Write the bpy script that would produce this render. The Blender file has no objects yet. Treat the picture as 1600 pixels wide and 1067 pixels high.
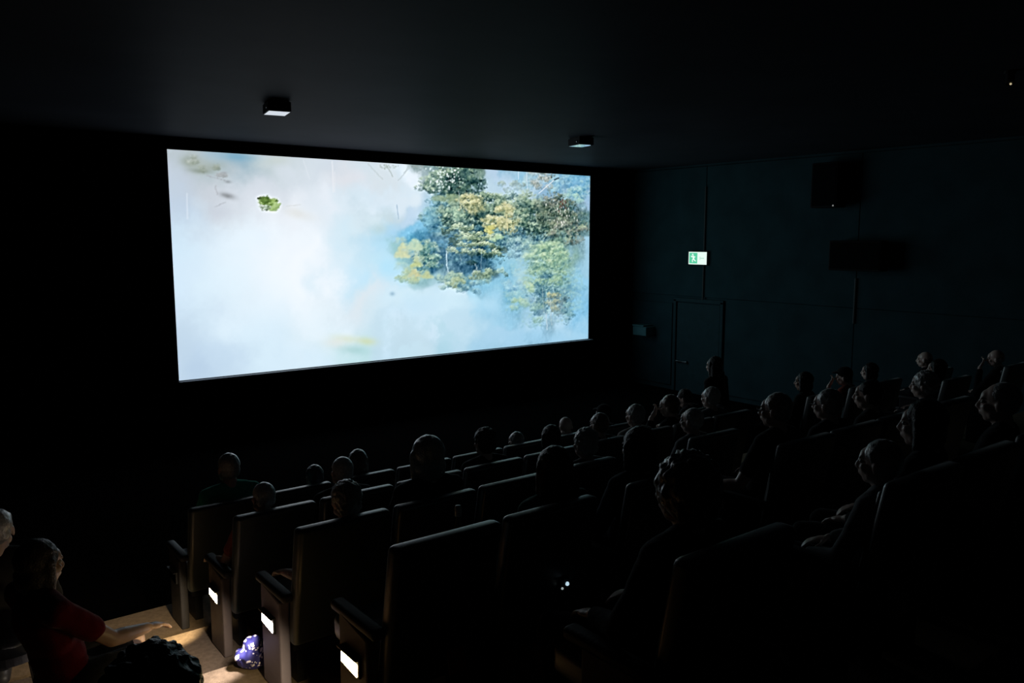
import bpy, bmesh, math, random
import numpy as np
from mathutils import Vector, Matrix, noise

random.seed(7); rng = np.random.default_rng(7)
sc = bpy.context.scene
COL = sc.collection

# ------------------------------------------------------------------ camera, world, exposure
# World: X to the right along the screen, Y towards the screen, Z up; the front floor is Z = 0.
CAM_H = 3.30
F_PX = 1271.0
PITCH = math.atan(161.5 / F_PX)          # looking slightly down
YAW = math.radians(37.9)                 # turned to the right of the screen
cam_d = bpy.data.cameras.new('camera'); cam = bpy.data.objects.new('camera', cam_d); COL.objects.link(cam)
cam_d.sensor_width = 36.0; cam_d.lens = 36.0 * F_PX / 1600.0; cam_d.clip_start = 0.05
cam.location = (0, 0, CAM_H); cam.rotation_euler = (math.pi / 2 - PITCH, 0, -YAW)
sc.camera = cam

w = bpy.data.worlds.new('dark_world'); sc.world = w; w.use_nodes = True
w.node_tree.nodes['Background'].inputs[0].default_value = (0, 0, 0, 1)
w.node_tree.nodes['Background'].inputs[1].default_value = 0.0

sc.view_settings.view_transform = 'Standard'; sc.view_settings.look = 'None'
sc.view_settings.exposure = 0.0; sc.view_settings.gamma = 1.0
sc.view_settings.use_curve_mapping = False
sc.cycles.use_denoising = True
sc.cycles.max_bounces = 5
sc.cycles.sample_clamp_indirect = 2.0

SCREEN_GAIN = 1.05                       # the film on the screen is the light of the room
LAMP_W = 42.0                            # each aisle lamp, watts

# helper: a sight line of this camera, used to read positions off the photograph
_h = np.array([math.sin(YAW), math.cos(YAW), 0]); _r = np.array([math.cos(YAW), -math.sin(YAW), 0]); _u = np.array([0, 0, 1.])
_fw = _h * math.cos(PITCH) - _u * math.sin(PITCH); _up = _u * math.cos(PITCH) + _h * math.sin(PITCH)
def sight(x, y):
    d = _fw + _r * (x - 800) / F_PX + _up * (533.5 - y) / F_PX
    return d / d[1]
def at(x, y, Y):
    d = sight(x, y) * Y
    return Vector((d[0], Y, d[2] + CAM_H))

# ------------------------------------------------------------------ materials
MATS = {}
def mat(name, col, rough=0.8, spec=0.3, metal=0.0, sheen=0.0, bump=0.0, bscale=60.0, var=0.0, vscale=8.0, sss=0.0, coat=0.0):
    if name in MATS: return MATS[name]
    m = bpy.data.materials.new(name); m.use_nodes = True; nt = m.node_tree
    b = nt.nodes['Principled BSDF']
    b.inputs['Base Color'].default_value = (*col, 1); b.inputs['Roughness'].default_value = rough
    b.inputs['Specular IOR Level'].default_value = spec; b.inputs['Metallic'].default_value = metal
    b.inputs['Sheen Weight'].default_value = sheen; b.inputs['Sheen Roughness'].default_value = 0.25
    b.inputs['Coat Weight'].default_value = coat; b.inputs['Coat Roughness'].default_value = .3
    if sss: b.inputs['Subsurface Weight'].default_value = sss; b.inputs['Subsurface Radius'].default_value = (.012, .005, .003)
    tc = nt.nodes.new('ShaderNodeTexCoord')
    if var:
        n = nt.nodes.new('ShaderNodeTexNoise'); n.inputs['Scale'].default_value = vscale; n.inputs['Detail'].default_value = 5
        r = nt.nodes.new('ShaderNodeValToRGB')
        r.color_ramp.elements[0].color = (*[c * (1 - var) for c in col], 1); r.color_ramp.elements[1].color = (*[min(1, c * (1 + var)) for c in col], 1)
        r.color_ramp.elements[0].position = .3; r.color_ramp.elements[1].position = .7
        nt.links.new(tc.outputs['Object'], n.inputs['Vector']); nt.links.new(n.outputs[0], r.inputs[0]); nt.links.new(r.outputs[0], b.inputs['Base Color'])
    if bump:
        n = nt.nodes.new('ShaderNodeTexNoise'); n.inputs['Scale'].default_value = bscale; n.inputs['Detail'].default_value = 4
        bp = nt.nodes.new('ShaderNodeBump'); bp.inputs['Strength'].default_value = bump; bp.inputs['Distance'].default_value = .01
        nt.links.new(tc.outputs['Object'], n.inputs['Vector']); nt.links.new(n.outputs[0], bp.inputs['Height']); nt.links.new(bp.outputs[0], b.inputs['Normal'])
    MATS[name] = m
    return m
def emit(name, col, strength):
    if name in MATS: return MATS[name]
    m = bpy.data.materials.new(name); m.use_nodes = True; nt = m.node_tree
    nt.nodes.remove(nt.nodes['Principled BSDF'])
    e = nt.nodes.new('ShaderNodeEmission'); e.inputs[0].default_value = (*col, 1); e.inputs[1].default_value = strength
    nt.links.new(e.outputs[0], nt.nodes['Material Output'].inputs[0]); MATS[name] = m
    return m

M_CEIL = mat('ceiling_paint', (.055, .058, .068), .55, .006, bump=.12, bscale=2.2, var=.1, vscale=1.2)
M_WALL = mat('teal_wall_cloth', (.030, .066, .078), .9, .1, bump=.3, bscale=90, var=.15, vscale=2)
M_BLACK = mat('black_masking_cloth', (.004, .004, .005), .95, .05, bump=.2, bscale=120)
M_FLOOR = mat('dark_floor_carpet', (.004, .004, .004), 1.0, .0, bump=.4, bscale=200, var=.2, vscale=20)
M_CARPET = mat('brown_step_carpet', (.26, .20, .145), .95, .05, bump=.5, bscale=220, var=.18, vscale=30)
M_SEAT = mat('teal_grey_seat_cloth', (.034, .052, .054), .40, 1.0, sheen=.3, bump=.12, bscale=120, var=.12, vscale=14, coat=.4)
M_ARM = mat('dark_arm_leather', (.035, .035, .04), .55, .4, bump=.15, bscale=90, var=.15)
M_PANEL = mat('taupe_end_panel', (.13, .10, .08), .6, .3, bump=.1, bscale=60, var=.1)
M_METAL = mat('dark_metal', (.03, .03, .032), .45, .5, metal=.6, var=.2)
M_MIRROR = mat('lamp_glass', (.97, .98, 1.0), .06, .8, metal=1.0, var=.03)
M_SPK = mat('black_speaker_case', (.006, .006, .007), .7, .2, bump=.1, var=.2)
M_DOOR = mat('dark_door_paint', (.034, .070, .082), .8, .15, var=.1)
M_TRIM = mat('grey_trim', (.085, .095, .10), .5, .4, var=.1)

# ------------------------------------------------------------------ mesh helpers
def mesh_obj(name, me, m=None, parent=None, loc=None, rot=None):
    o = bpy.data.objects.new(name, me); COL.objects.link(o)
    if m is not None:
        if not me.materials: me.materials.append(m)
        elif me.materials[0] is not m:
            o.material_slots[0].link = 'OBJECT'; o.material_slots[0].material = m
    if parent: o.parent = parent
    if loc is not None: o.location = loc
    if rot is not None: o.rotation_euler = rot
    return o
def empty(name, loc=(0, 0, 0), rz=0):
    o = bpy.data.objects.new(name, None); COL.objects.link(o); o.location = loc; o.rotation_euler = (0, 0, rz)
    o.empty_display_size = .1
    return o
def tag(o, label=None, cat=None, group=None, kind=None):
    if label: o['label'] = label
    if cat: o['category'] = cat
    if group: o['group'] = group
    if kind: o['kind'] = kind
    return o
def bm_mesh(bm, name, smooth=False):
    bmesh.ops.recalc_face_normals(bm, faces=bm.faces[:])
    me = bpy.data.meshes.new(name); bm.to_mesh(me); bm.free()
    if smooth:
        for p in me.polygons: p.use_smooth = True
    return me
def box_bm(bm, lo, hi, bevel=0.0, seg=2):
    lo, hi = Vector(lo), Vector(hi)
    r = bmesh.ops.create_cube(bm, size=1.0); vs = r['verts']
    for v in vs: v.co = Vector([(lo[i] + hi[i]) / 2 + v.co[i] * (hi[i] - lo[i]) for i in range(3)])
    if bevel:
        es = list({e for v in vs for e in v.link_edges})
        bmesh.ops.bevel(bm, geom=es, offset=bevel, segments=seg, affect='EDGES', profile=.5)
def box(name, lo, hi, m, parent=None, bevel=0.0, seg=2, loc=None, rot=None):
    bm = bmesh.new(); box_bm(bm, lo, hi, bevel, seg)
    return mesh_obj(name, bm_mesh(bm, name), m, parent, loc, rot)
def cyl_bm(bm, p0, p1, r0, r1=None, seg=16):
    r1 = r0 if r1 is None else r1
    p0, p1 = Vector(p0), Vector(p1); d = p1 - p0
    M = Matrix.Translation((p0 + p1) / 2) @ d.to_track_quat('Z', 'Y').to_matrix().to_4x4()
    bmesh.ops.create_cone(bm, cap_ends=True, segments=seg, radius1=r0, radius2=r1, depth=d.length, matrix=M)
def cyl(name, p0, p1, r0, r1, m, parent=None, seg=16):
    bm = bmesh.new(); cyl_bm(bm, p0, p1, r0, r1, seg)
    return mesh_obj(name, bm_mesh(bm, name, False), m, parent)
def lathe(name, prof, m, parent=None, seg=20, loc=None):
    vs, fs = [], []
    n = len(prof)
    for k in range(seg):
        a = 2 * math.pi * k / seg
        for r, z in prof: vs.append((r * math.cos(a), r * math.sin(a), z))
    for k in range(seg):
        k2 = (k + 1) % seg
        for i in range(n - 1): fs.append((k * n + i, k2 * n + i, k2 * n + i + 1, k * n + i + 1))
    me = bpy.data.meshes.new(name); me.from_pydata(vs, [], fs)
    bm = bmesh.new(); bm.from_mesh(me); bmesh.ops.remove_doubles(bm, verts=bm.verts[:], dist=1e-5); bpy.data.meshes.remove(me)
    return mesh_obj(name, bm_mesh(bm, name, True), m, parent, loc)

# ------------------------------------------------------------------ the hall
X_L, X_R, Y_B, Y_S = -1.35, 13.6, -2.2, 13.06
Z_C = CAM_H + 1.51
ROW_Y = {'E': .6, 'D': 1.5, 'C': 2.8, 'B': 3.9, 'A': 5.0, 'F': 6.1}
def seat_floor(Y): return CAM_H - .596 - .227 * Y - 1.04
ROW_Z = {k: seat_floor(y) for k, y in ROW_Y.items()}

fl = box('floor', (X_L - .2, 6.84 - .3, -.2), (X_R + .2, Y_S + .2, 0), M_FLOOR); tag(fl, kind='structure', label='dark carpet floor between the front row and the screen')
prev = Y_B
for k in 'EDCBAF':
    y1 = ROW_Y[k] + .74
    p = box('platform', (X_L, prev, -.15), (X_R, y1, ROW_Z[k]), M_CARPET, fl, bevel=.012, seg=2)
    prev = y1
ce = box('ceiling', (X_L - .2, Y_B - .2, Z_C), (X_R + .2, Y_S + .2, Z_C + .2), M_CEIL); tag(ce, kind='structure', label='dark grey painted ceiling')
wl = box('wall_left', (X_L - .2, Y_B - .2, -.2), (X_L, Y_S + .2, Z_C), M_BLACK); tag(wl, kind='structure', label='dark left wall')
wb = box('wall_back', (X_L, Y_B - .2, -.2), (X_R, Y_B, Z_C), M_BLACK); tag(wb, kind='structure', label='dark rear wall')
ws = box('wall_front', (X_L, Y_S, -.2), (X_R, Y_S + .2, Z_C), M_BLACK); tag(ws, kind='structure', label='black wall behind the screen')
wr = box('wall_right', (X_R, Y_B - .2, -.2), (X_R + .2, Y_S + .2, Z_C), M_WALL); tag(wr, kind='structure', label='dark teal cloth-covered right wall')
# cloth panels on the right wall, parted by thin grey strips
edges = [-2.1, .55, 4.1, 7.58, 10.93, 12.95]
for a_, b_ in zip(edges[:-1], edges[1:]):
    for z0, z1 in ((.1, 1.0), (2.075, Z_C - .05)):
        a, b = a_, b_
        if a < 10.5 and z0 == .1:
            z0 = max(.1, seat_floor(a) + .05); z1 = 2.07
            b = min(b, 10.36)
        elif z0 == .1: a, z1 = 11.76, 1.9
        box('panel', (X_R - .03, a + .004, z0), (X_R + .005, b - .004, z1), M_WALL, wr, bevel=.008, seg=1)
for y in edges[1:-1]:
    cyl('conduit', (X_R - .048, y, 2.02 if y > 8 else 1.8), (X_R - .048, y, 4.35 if y > 8 else 2.6), .018, .018, M_TRIM, wr, 8)

# door under the green sign
dr = box('door_1', (X_R - .03, 10.50, 0.0), (X_R + .01, 11.62, 1.93), M_DOOR, bevel=.006); tag(dr, kind='structure', label='dark exit door in the right wall')
for nm, lo, hi in (('door_frame', (X_R - .055, 10.40, 0), (X_R + .01, 10.48, 2.0)), ('door_frame', (X_R - .055, 11.64, 0), (X_R + .01, 11.72, 2.0)), ('door_frame', (X_R - .055, 10.40, 1.95), (X_R + .01, 11.72, 2.03))):
    box(nm, lo, hi, M_DOOR, dr, bevel=.01)
bm = bmesh.new(); cyl_bm(bm, (X_R - .075, 11.30, .66), (X_R - .075, 11.60, .66), .016, .016, 10)
box_bm(bm, (X_R - .08, 11.54, .63), (X_R - .02, 11.58, .69)); box_bm(bm, (X_R - .08, 11.31, .63), (X_R - .02, 11.35, .69))
mesh_obj('door_handle', bm_mesh(bm, 'door_handle'), mat('polished_handle', (.75, .75, .75), .2, .5, metal=1.0, var=.05), dr)

# ------------------------------------------------------------------ the film on the screen (flat picture, computed here)
S_Y = 13.0
S_X0, S_X1 = .274 * S_Y, .942 * S_Y
S_Z0, S_Z1 = CAM_H - .1689 * S_Y, CAM_H + .1017 * S_Y
NW, NH = 560, 228
def uv_of(px, py):
    d = sight(px, py)
    return (d[0] - .274) / .668, (d[2] + .1689) / .2706       # u right, v up
def paint_film():
    H, W = NH + 1, NW + 1
    uu, vv = np.meshgrid(np.linspace(0, 1, W), np.linspace(0, 1, H))
    # photograph coordinates of every grid point, for placing the clouds and trees
    X = .274 + .668 * uu; Z = -.1689 + .2706 * vv
    P = np.stack([X, np.ones_like(X), Z], -1); dep = P @ _fw
    gx = 800 + F_PX * (P @ _r) / dep; gy = 533.5 - F_PX * (P @ _up) / dep
    def fbm(scale, octs=5, seed=0):
        r = np.random.default_rng(seed); out = np.zeros((H, W)); amp = 1; tot = 0
        for o in range(octs):
            s = scale * 2 ** o
            n1, n2 = int(s) + 3, int(s * .42) + 3
            g = r.random((n2, n1)); x = uu * s; y = vv * s * .405
            xi, yi = x.astype(int), y.astype(int); fx, fy = x - xi, y - yi
            fx = fx * fx * (3 - 2 * fx); fy = fy * fy * (3 - 2 * fy)
            yi = np.minimum(yi, n2 - 2); xi = np.minimum(xi, n1 - 2)
            out += amp * ((g[yi, xi] * (1 - fx) + g[yi, xi + 1] * fx) * (1 - fy) + (g[yi + 1, xi] * (1 - fx) + g[yi + 1, xi + 1] * fx) * fy)
            tot += amp; amp *= .5
        return out / tot
    C = """262 236 205 222 238;300 246 190 205 215;330 245 140 185 215;380 240 118 168 195;415 250 190 205 205;300 260 168 178 170;345 268 182 192 192;290 300 192 202 218;270 340 182 205 232;265 300 190 208 228
350 305 203 206 218;400 300 214 219 232;450 258 214 224 236;500 258 198 212 226;530 270 224 222 228;580 258 210 222 230;640 272 236 243 252;600 300 214 230 242;520 320 236 239 249;560 330 220 236 248;630 330 190 216 240
650 350 118 195 235;640 330 170 205 225;280 400 198 232 254;280 450 200 230 253;350 385 214 238 254;420 390 232 243 253;480 400 243 246 254;500 440 243 247 254;420 450 222 240 253;340 450 205 236 253;300 520 184 212 236;300 575 176 206 236;350 560 186 216 242;420 530 205 235 253
450 575 200 230 250;400 500 212 237 253;520 500 224 241 253;470 470 230 243 253;440 340 232 236 244;560 385 196 233 252;545 420 165 222 251;600 402 168 220 247;572 372 216 230 236;592 352 196 214 220;612 370 160 212 246;560 465 218 225 231;600 440 176 224 246;640 455 206 233 246;600 475 206 228 240
680 485 206 236 252;650 500 202 229 247;620 525 186 216 232;700 470 202 229 244;740 465 150 216 247;760 490 146 208 240;720 512 176 216 237;680 535 164 212 231;620 560 190 222 238;560 562 182 222 226;540 575 182 226 232;800 470 140 206 240;762 430 105 180 216;800 525 158 208 238
850 525 152 207 240;905 500 124 196 237;912 440 140 205 240;912 385 150 204 232;905 335 152 192 228;880 300 96 168 212;840 270 130 172 186;862 300 118 165 202;908 290 80 165 208;800 272 120 185 220;775 270 178 206 232;780 300 176 206 226;832 305 165 196 216;845 322 150 180 200;810 300 165 195 205
700 300 92 124 122;668 300 120 145 145;735 270 110 140 125;690 360 60 135 175;670 370 80 165 205;680 400 38 98 136;722 420 36 82 114;752 400 42 84 106;700 440 70 125 145;742 442 80 145 170;780 360 66 104 110;830 340 76 106 106;870 345 72 98 94;895 375 100 142 146;850 405 135 178 152;850 440 108 160 175;850 480 80 132 158;818 470 112 178 210;885 480 104 166 196;640 400 140 196 196;660 420 112 172 178;800 400 130 190 215;785 420 120 195 225;815 420 150 205 215"""
    ctl = np.array([[float(t) for t in s.split()] for s in C.replace('\n', ';').split(';') if s.strip()])
    num = np.zeros((H, W, 3)); den = np.zeros((H, W))
    jx = (fbm(12, 6, 11) - .5) * 120; jy = (fbm(12, 6, 12) - .5) * 120
    for px, py, r_, g_, b_ in ctl:
        soft = np.clip((640 - gx) / 120, 0, 1)                 # open mist on the left, wisps on the right
        d2 = ((gx + jx - px) ** 2 + (gy + jy - py) ** 2) + 60 + 900 * soft
        wt = d2 ** (-2.2 + .5 * soft)
        num += wt[..., None] * np.array([r_, g_, b_]) / 255.0; den += wt
    img = num / den[..., None]
    # drifting mist
    mist = fbm(7, 6, 3) - .5
    img += (mist * .05)[..., None] * np.array([1, .9, .75])
    left = np.clip((650 - gx) / 160, 0, 1)[..., None]
    grey_ = img.mean(-1, keepdims=True)
    img = img * (1 - .28 * left) + (grey_ + .02) * np.array([.985, 1.0, 1.015]) * .28 * left
    core = np.exp(-(((gx - 450) / 130) ** 2 + ((gy - 420) / 75) ** 2))[..., None] * .55
    img = img * (1 - core) + np.array([.955, .972, .992]) * core
    wisp = np.clip(fbm(14, 7, 8) * 4.2 - 1.9, 0, 1)[..., None] * np.clip((gx - 540) / 90, 0, 1)[..., None] * .42
    img = img * (1 - wisp) + np.array([.78, .90, .97]) * wisp
    def blob(px, py, rx, ry, col, a, soft=1.0, rot=0.0, nz=0.0, seed=0):
        c, s = math.cos(rot), math.sin(rot)
        dx, dy = gx - px, gy - py
        q = ((dx * c + dy * s) / rx) ** 2 + ((-dx * s + dy * c) / ry) ** 2
        if nz: q = q + (fbm(40, 4, seed) - .5) * nz
        k = np.clip(np.exp(-np.maximum(q, 0) * soft), 0, 1)[..., None] * a
        img[:] = img * (1 - k) + np.array(col) / 255.0 * k
    R = np.random.default_rng(21)
    sx, sy = NW, NH
    def dab(px, py, rx, ry, col, a, rot=0.0):
        u, v = uv_of(px, py); cx, cy = u * sx, v * sy
        e = max(rx, ry) * 1.5 + 2
        x0, x1, y0, y1 = int(max(0, cx - e)), int(min(W, cx + e + 1)), int(max(0, cy - e)), int(min(H, cy + e + 1))
        if x1 <= x0 or y1 <= y0: return
        yy, xx = np.mgrid[y0:y1, x0:x1]
        c, s = math.cos(rot), math.sin(rot); dx, dy = xx - cx, yy - cy
        q = ((dx * c + dy * s) / rx) ** 2 + ((-dx * s + dy * c) / ry) ** 2
        k = (np.clip(1.5 - q, 0, 1) * a)[..., None]
        img[y0:y1, x0:x1] = img[y0:y1, x0:x1] * (1 - k) + np.array(col) / 255.0 * k
    def tree(px, py, rx, ry, pal, n, size=(1.2, 2.8), a=.75, fall=.8):
        """clumps of leaves: dark below, light on top of every clump"""
        nc = max(4, n // 22)
        for _ in range(nc):
            t = R.random() * 2 * math.pi; rr = math.sqrt(R.random())
            cx, cy = px + rx * rr * math.cos(t), py + ry * rr * math.sin(t)
            cr = R.uniform(.16, .34) * min(rx, ry) + 2
            edge = 1 - fall * max(0, rr - .55)
            for _ in range(22):
                t2 = R.random() * 2 * math.pi; r2 = math.sqrt(R.random())
                dx, dy = cr * 1.5 * r2 * math.cos(t2), cr * .8 * r2 * math.sin(t2)
                lv = np.clip(.5 - dy / cr * .55 - dx / cr * .1 + R.normal(0, .22), 0, .999)
                col = np.array(pal[int(lv * len(pal))], float) * R.uniform(.92, 1.08)
                s = R.uniform(*size)
                dab(cx + dx, cy + dy, s * R.uniform(.9, 1.7), s * R.uniform(.5, .9), np.clip(col, 0, 255), a * edge * R.uniform(.6, 1), R.normal(0, .5))
    def line(x0, y0, x1, y1, wd, col, a, wob=1.0):
        n = int(math.hypot(x1 - x0, y1 - y0) * 1.3) + 2; ox = 0
        for i in range(n):
            t = i / (n - 1); ox = ox * .85 + R.normal(0, .25) * wob
            dab(x0 + (x1 - x0) * t + ox, y0 + (y1 - y0) * t, wd, wd, col, a)
    DK = [(34, 64, 70), (48, 82, 84), (62, 100, 94), (86, 122, 106), (118, 150, 126), (156, 184, 150), (188, 208, 172)]
    BL = [(30, 78, 112), (44, 96, 126), (62, 116, 138), (92, 148, 158), (130, 180, 180), (168, 205, 192)]
    OL = [(64, 94, 84), (92, 120, 98), (122, 148, 114), (152, 176, 132), (182, 202, 154), (206, 220, 178)]
    YE = [(104, 122, 92), (134, 146, 104), (164, 170, 118), (194, 192, 132), (212, 210, 150), (222, 222, 178)]
    PG = [(92, 140, 138), (112, 160, 140), (134, 180, 146), (158, 198, 154), (180, 212, 166), (200, 224, 184)]
    GY = [(84, 100, 96), (110, 122, 112), (140, 146, 130), (164, 166, 146), (196, 190, 172), (222, 222, 212)]
    FB = [(90, 150, 190), (112, 172, 206), (136, 192, 216), (160, 208, 220), (184, 220, 222)]
    # far misty woods, top right
    tree(888, 300, 34, 28, FB, 420, (1.4, 3.2), .45); tree(905, 290, 16, 22, [(60, 140, 185), (90, 160, 195), (140, 195, 205), (175, 215, 205)], 260, (1.2, 3), .5)
    tree(848, 280, 20, 15, GY, 260, (1.1, 2.4), .55); tree(822, 285, 20, 14, FB, 160, (1.2, 2.6), .35)
    tree(800, 288, 24, 9, [(110, 140, 140), (140, 165, 155), (175, 195, 175)], 150, (1.2, 2.6), .5)
    tree(902, 310, 18, 9, [(140, 190, 190), (165, 210, 195), (185, 222, 200)], 90, (1.2, 2.6), .5)
    # one continuous canopy behind the single trees
    for (bx, by, rx, ry, n_, p_) in ((720, 335, 52, 34, 900, DK[:5]), (800, 338, 52, 34, 1000, DK), (868, 350, 48, 30, 900, DK[:6]), (740, 385, 70, 34, 1000, BL[:5]), (815, 372, 46, 20, 500, BL), (690, 330, 26, 40, 420, BL[1:])):
        tree(bx, by, rx, ry, p_, n_, (1.2, 2.8), .6)
    # the tall dark tree, top middle
    tree(706, 282, 42, 22, DK, 950, (1.1, 2.5), .8); tree(725, 285, 30, 22, DK[:5], 420, (1.1, 2.6), .7); tree(672, 292, 16, 13, DK[1:], 240, (1, 2.2), .7)
    for _ in range(70):
        dab(R.normal(695, 16), R.normal(280, 12), R.uniform(.7, 1.6), R.uniform(.7, 1.6), (214, 230, 226), R.uniform(.4, .9))
    tree(718, 303, 16, 10, DK[:3], 160, (1.4, 2.8), .8)
    tree(700, 312, 20, 8, [(120, 150, 120), (136, 162, 124), (150, 174, 130)], 160, (1.4, 3), .7)
    # middle wood
    tree(690, 345, 20, 26, BL, 380, (1.2, 2.8), .6); tree(722, 340, 34, 22, DK, 820, (1.1, 2.6), .75); tree(712, 335, 14, 10, [(110, 150, 126), (150, 186, 150), (180, 206, 164)], 180, (1, 2), .7)
    tree(760, 318, 22, 20, DK, 460, (1.1, 2.5), .75); tree(803, 315, 26, 22, OL[1:], 520, (1.1, 2.6), .65); tree(800, 312, 22, 12, DK[1:], 260, (1.1, 2.4), .65)
    tree(832, 342, 42, 28, DK, 1150, (1.1, 2.7), .78); tree(868, 332, 30, 26, [(50, 72, 68), (66, 90, 80), (86, 108, 92), (112, 130, 108), (150, 160, 130)], 800, (1.1, 2.5), .78)
    tree(890, 362, 30, 20, GY[:4] + [(170, 190, 150)], 420, (1.1, 2.4), .65); tree(795, 375, 26, 20, BL, 420, (1.1, 2.4), .65)
    tree(862, 318, 10, 16, GY[:4], 150, (1, 2), .7)
    for _ in range(40): dab(R.normal(878, 9), R.normal(338, 10), R.uniform(.6, 1.4), R.uniform(.8, 2), (226, 226, 214), R.uniform(.3, .8))
    for _ in range(14): dab(R.normal(880, 3), R.normal(319, 4), 1.3, 1.6, (132, 72, 62), .6)
    # layered boughs
    for (bx, by, bw, bt) in ((728, 366, 26, -.12), (752, 382, 40, .1), (715, 356, 24, -.1), (742, 372, 34, -.08), (762, 395, 26, .12), (718, 392, 20, .15), (775, 424, 18, .02)):
        for _ in range(int(bw * 8)):
            t = R.uniform(-1, 1); yy_ = by + bt * t * bw + 4 * t * t + 3 * math.sin(t * 5 + bx) + R.normal(0, 2.4)
            col = OL[int(np.clip(3.2 - (yy_ - by) * .5 + R.normal(0, 1), 0, 5))]
            dab(bx + t * bw, yy_, R.uniform(1.1, 2.6), R.uniform(.5, 1.0), col, R.uniform(.5, .9), R.normal(bt * -1, .35))
    # deep blue shade under the boughs
    for (bx, by, rx, ry) in ((690, 402, 14, 22), (716, 412, 26, 13), (748, 408, 24, 10), (676, 372, 12, 9), (722, 424, 22, 8)):
        blob(bx, by, rx, ry, (36, 84, 118), .62, 1.2, 0, .5, int(bx))
    tree(735, 405, 40, 10, BL[:4], 200, (1, 2), .5); tree(740, 405, 30, 12, DK[:3], 120, (1, 2), .5)
    # trees along the lower edge of the wood
    tree(668, 400, 18, 22, [(60, 112, 120), (84, 140, 138), (120, 168, 150), (164, 196, 166), (196, 216, 180)], 480, (1.1, 2.4), .72)
    tree(706, 440, 26, 12, [(70, 120, 128), (110, 158, 148), (150, 188, 160), (184, 206, 164)], 330, (1.1, 2.4), .7)
    tree(716, 444, 14, 9, OL[2:5], 160, (1.2, 2.6), .75); tree(748, 432, 26, 10, OL[1:5], 240, (1.1, 2.3), .7); tree(738, 446, 26, 11, BL[1:], 240, (1.1, 2.4), .5)
    tree(645, 432, 22, 13, [(140, 180, 170), (170, 196, 160), (200, 212, 150)], 220, (1.2, 2.6), .55)
    # yellow trees
    tree(736, 318, 17, 15, YE, 480, (1, 2.2), .8); tree(778, 346, 24, 10, YE[1:], 330, (1, 2.2), .8, ); tree(788, 330, 14, 10, YE[2:], 210, (1, 2.2), .8)
    tree(768, 360, 8, 6, [(208, 204, 110), (222, 220, 128)], 110, (1, 2), .85); tree(795, 352, 16, 12, YE, 200, (1, 2.2), .7); tree(778, 372, 12, 6, PG[3:], 80, (1, 2), .7)
    def cone(px, py, hw, hh, col, a):
        for _ in range(int(hw * hh * .5)):
            t = math.sqrt(R.random()); dab(px + R.uniform(-1, 1) * hw * t, py + hh * t, R.uniform(1.5, 3), R.uniform(1.2, 2.4), np.array(col) * R.uniform(.93, 1.05), a * R.uniform(.4, .8))
    cone(629, 378, 13, 24, (214, 218, 168), .45); cone(648, 368, 14, 22, (196, 220, 184), .4); cone(651, 402, 9, 14, (200, 212, 140), .5); cone(648, 420, 10, 12, (210, 208, 150), .45); cone(667, 422, 10, 12, (196, 210, 150), .5)
    tree(630, 395, 30, 22, [(180, 205, 190), (200, 216, 180)], 120, (1.6, 3.2), .3)
    # big pale green tree, lower right
    tree(852, 445, 52, 60, [(96, 158, 180), (120, 178, 184), (140, 192, 180), (160, 204, 178), (180, 214, 186)], 1100, (1.3, 3.0), .42)
    tree(812, 455, 26, 34, [(120, 184, 205), (140, 196, 205), (160, 206, 205), (180, 216, 205)], 420, (1.3, 3.0), .4); tree(892, 450, 16, 44, [(110, 176, 205), (140, 196, 205), (160, 206, 200)], 330, (1.3, 2.8), .4)
    tree(856, 398, 36, 18, PG, 800, (1.2, 2.8), .62); tree(862, 392, 28, 12, PG, 330, (1.2, 2.6), .5); tree(845, 420, 26, 12, [(70, 120, 118), (92, 144, 128)], 160, (1, 2.2), .5)
    tree(852, 432, 34, 20, PG[:5], 520, (1.2, 2.8), .5); tree(850, 450, 22, 26, BL[1:5], 330, (1.2, 2.6), .5)
    tree(838, 472, 14, 20, [(50, 100, 130), (70, 120, 140), (110, 160, 165)], 220, (1.2, 2.6), .6); tree(874, 475, 14, 22, [(60, 96, 116), (90, 126, 140), (130, 165, 165)], 260, (1.2, 2.6), .55)
    tree(864, 468, 9, 22, [(120, 138, 120), (160, 172, 130), (196, 196, 140)], 200, (1, 2), .6); tree(838, 488, 13, 14, PG[:4], 160, (1.2, 2.4), .5); tree(884, 490, 14, 16, BL[2:], 160, (1.2, 2.4), .4)
    tree(808, 475, 16, 9, PG[2:], 120, (1.4, 2.8), .45); tree(828, 448, 14, 7, PG[2:], 120, (1.4, 2.8), .5); tree(800, 450, 22, 14, FB, 150, (1.5, 3), .4)
    blob(812, 490, 22, 14, (100, 170, 205), .55, 1, 0, .8, 5); blob(775, 495, 24, 10, (128, 190, 222), .45, 1, 0, .8, 6)
    line(853, 490, 855, 515, 1.2, (176, 196, 206), .35, .8); line(860, 470, 862, 508, .9, (170, 182, 178), .25, .8); line(848, 450, 850, 488, .8, (150, 174, 166), .25, .8)
    # pale trunks
    line(697, 392, 700, 425, .9, (176, 206, 218), .5, .9); line(752, 390, 752, 420, .7, (160, 186, 196), .22, 1); line(718, 396, 720, 408, .7, (170, 196, 200), .25)
    line(842, 302, 866, 281, .8, (226, 226, 230), .5, .5); line(866, 281, 873, 278, 1.0, (60, 84, 104), .6, .3); line(823, 266, 824, 296, .7, (224, 230, 240), .35, .3); line(810, 264, 810, 280, .7, (230, 236, 246), .35, .3)
    line(792, 335, 793, 360, .8, (214, 206, 150), .7); line(745, 418, 738, 428, .7, (190, 206, 206), .35, 2); line(742, 412, 748, 426, .7, (180, 200, 206), .35, 2); line(716, 298, 717, 318, .7, (176, 188, 184), .3)
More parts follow.
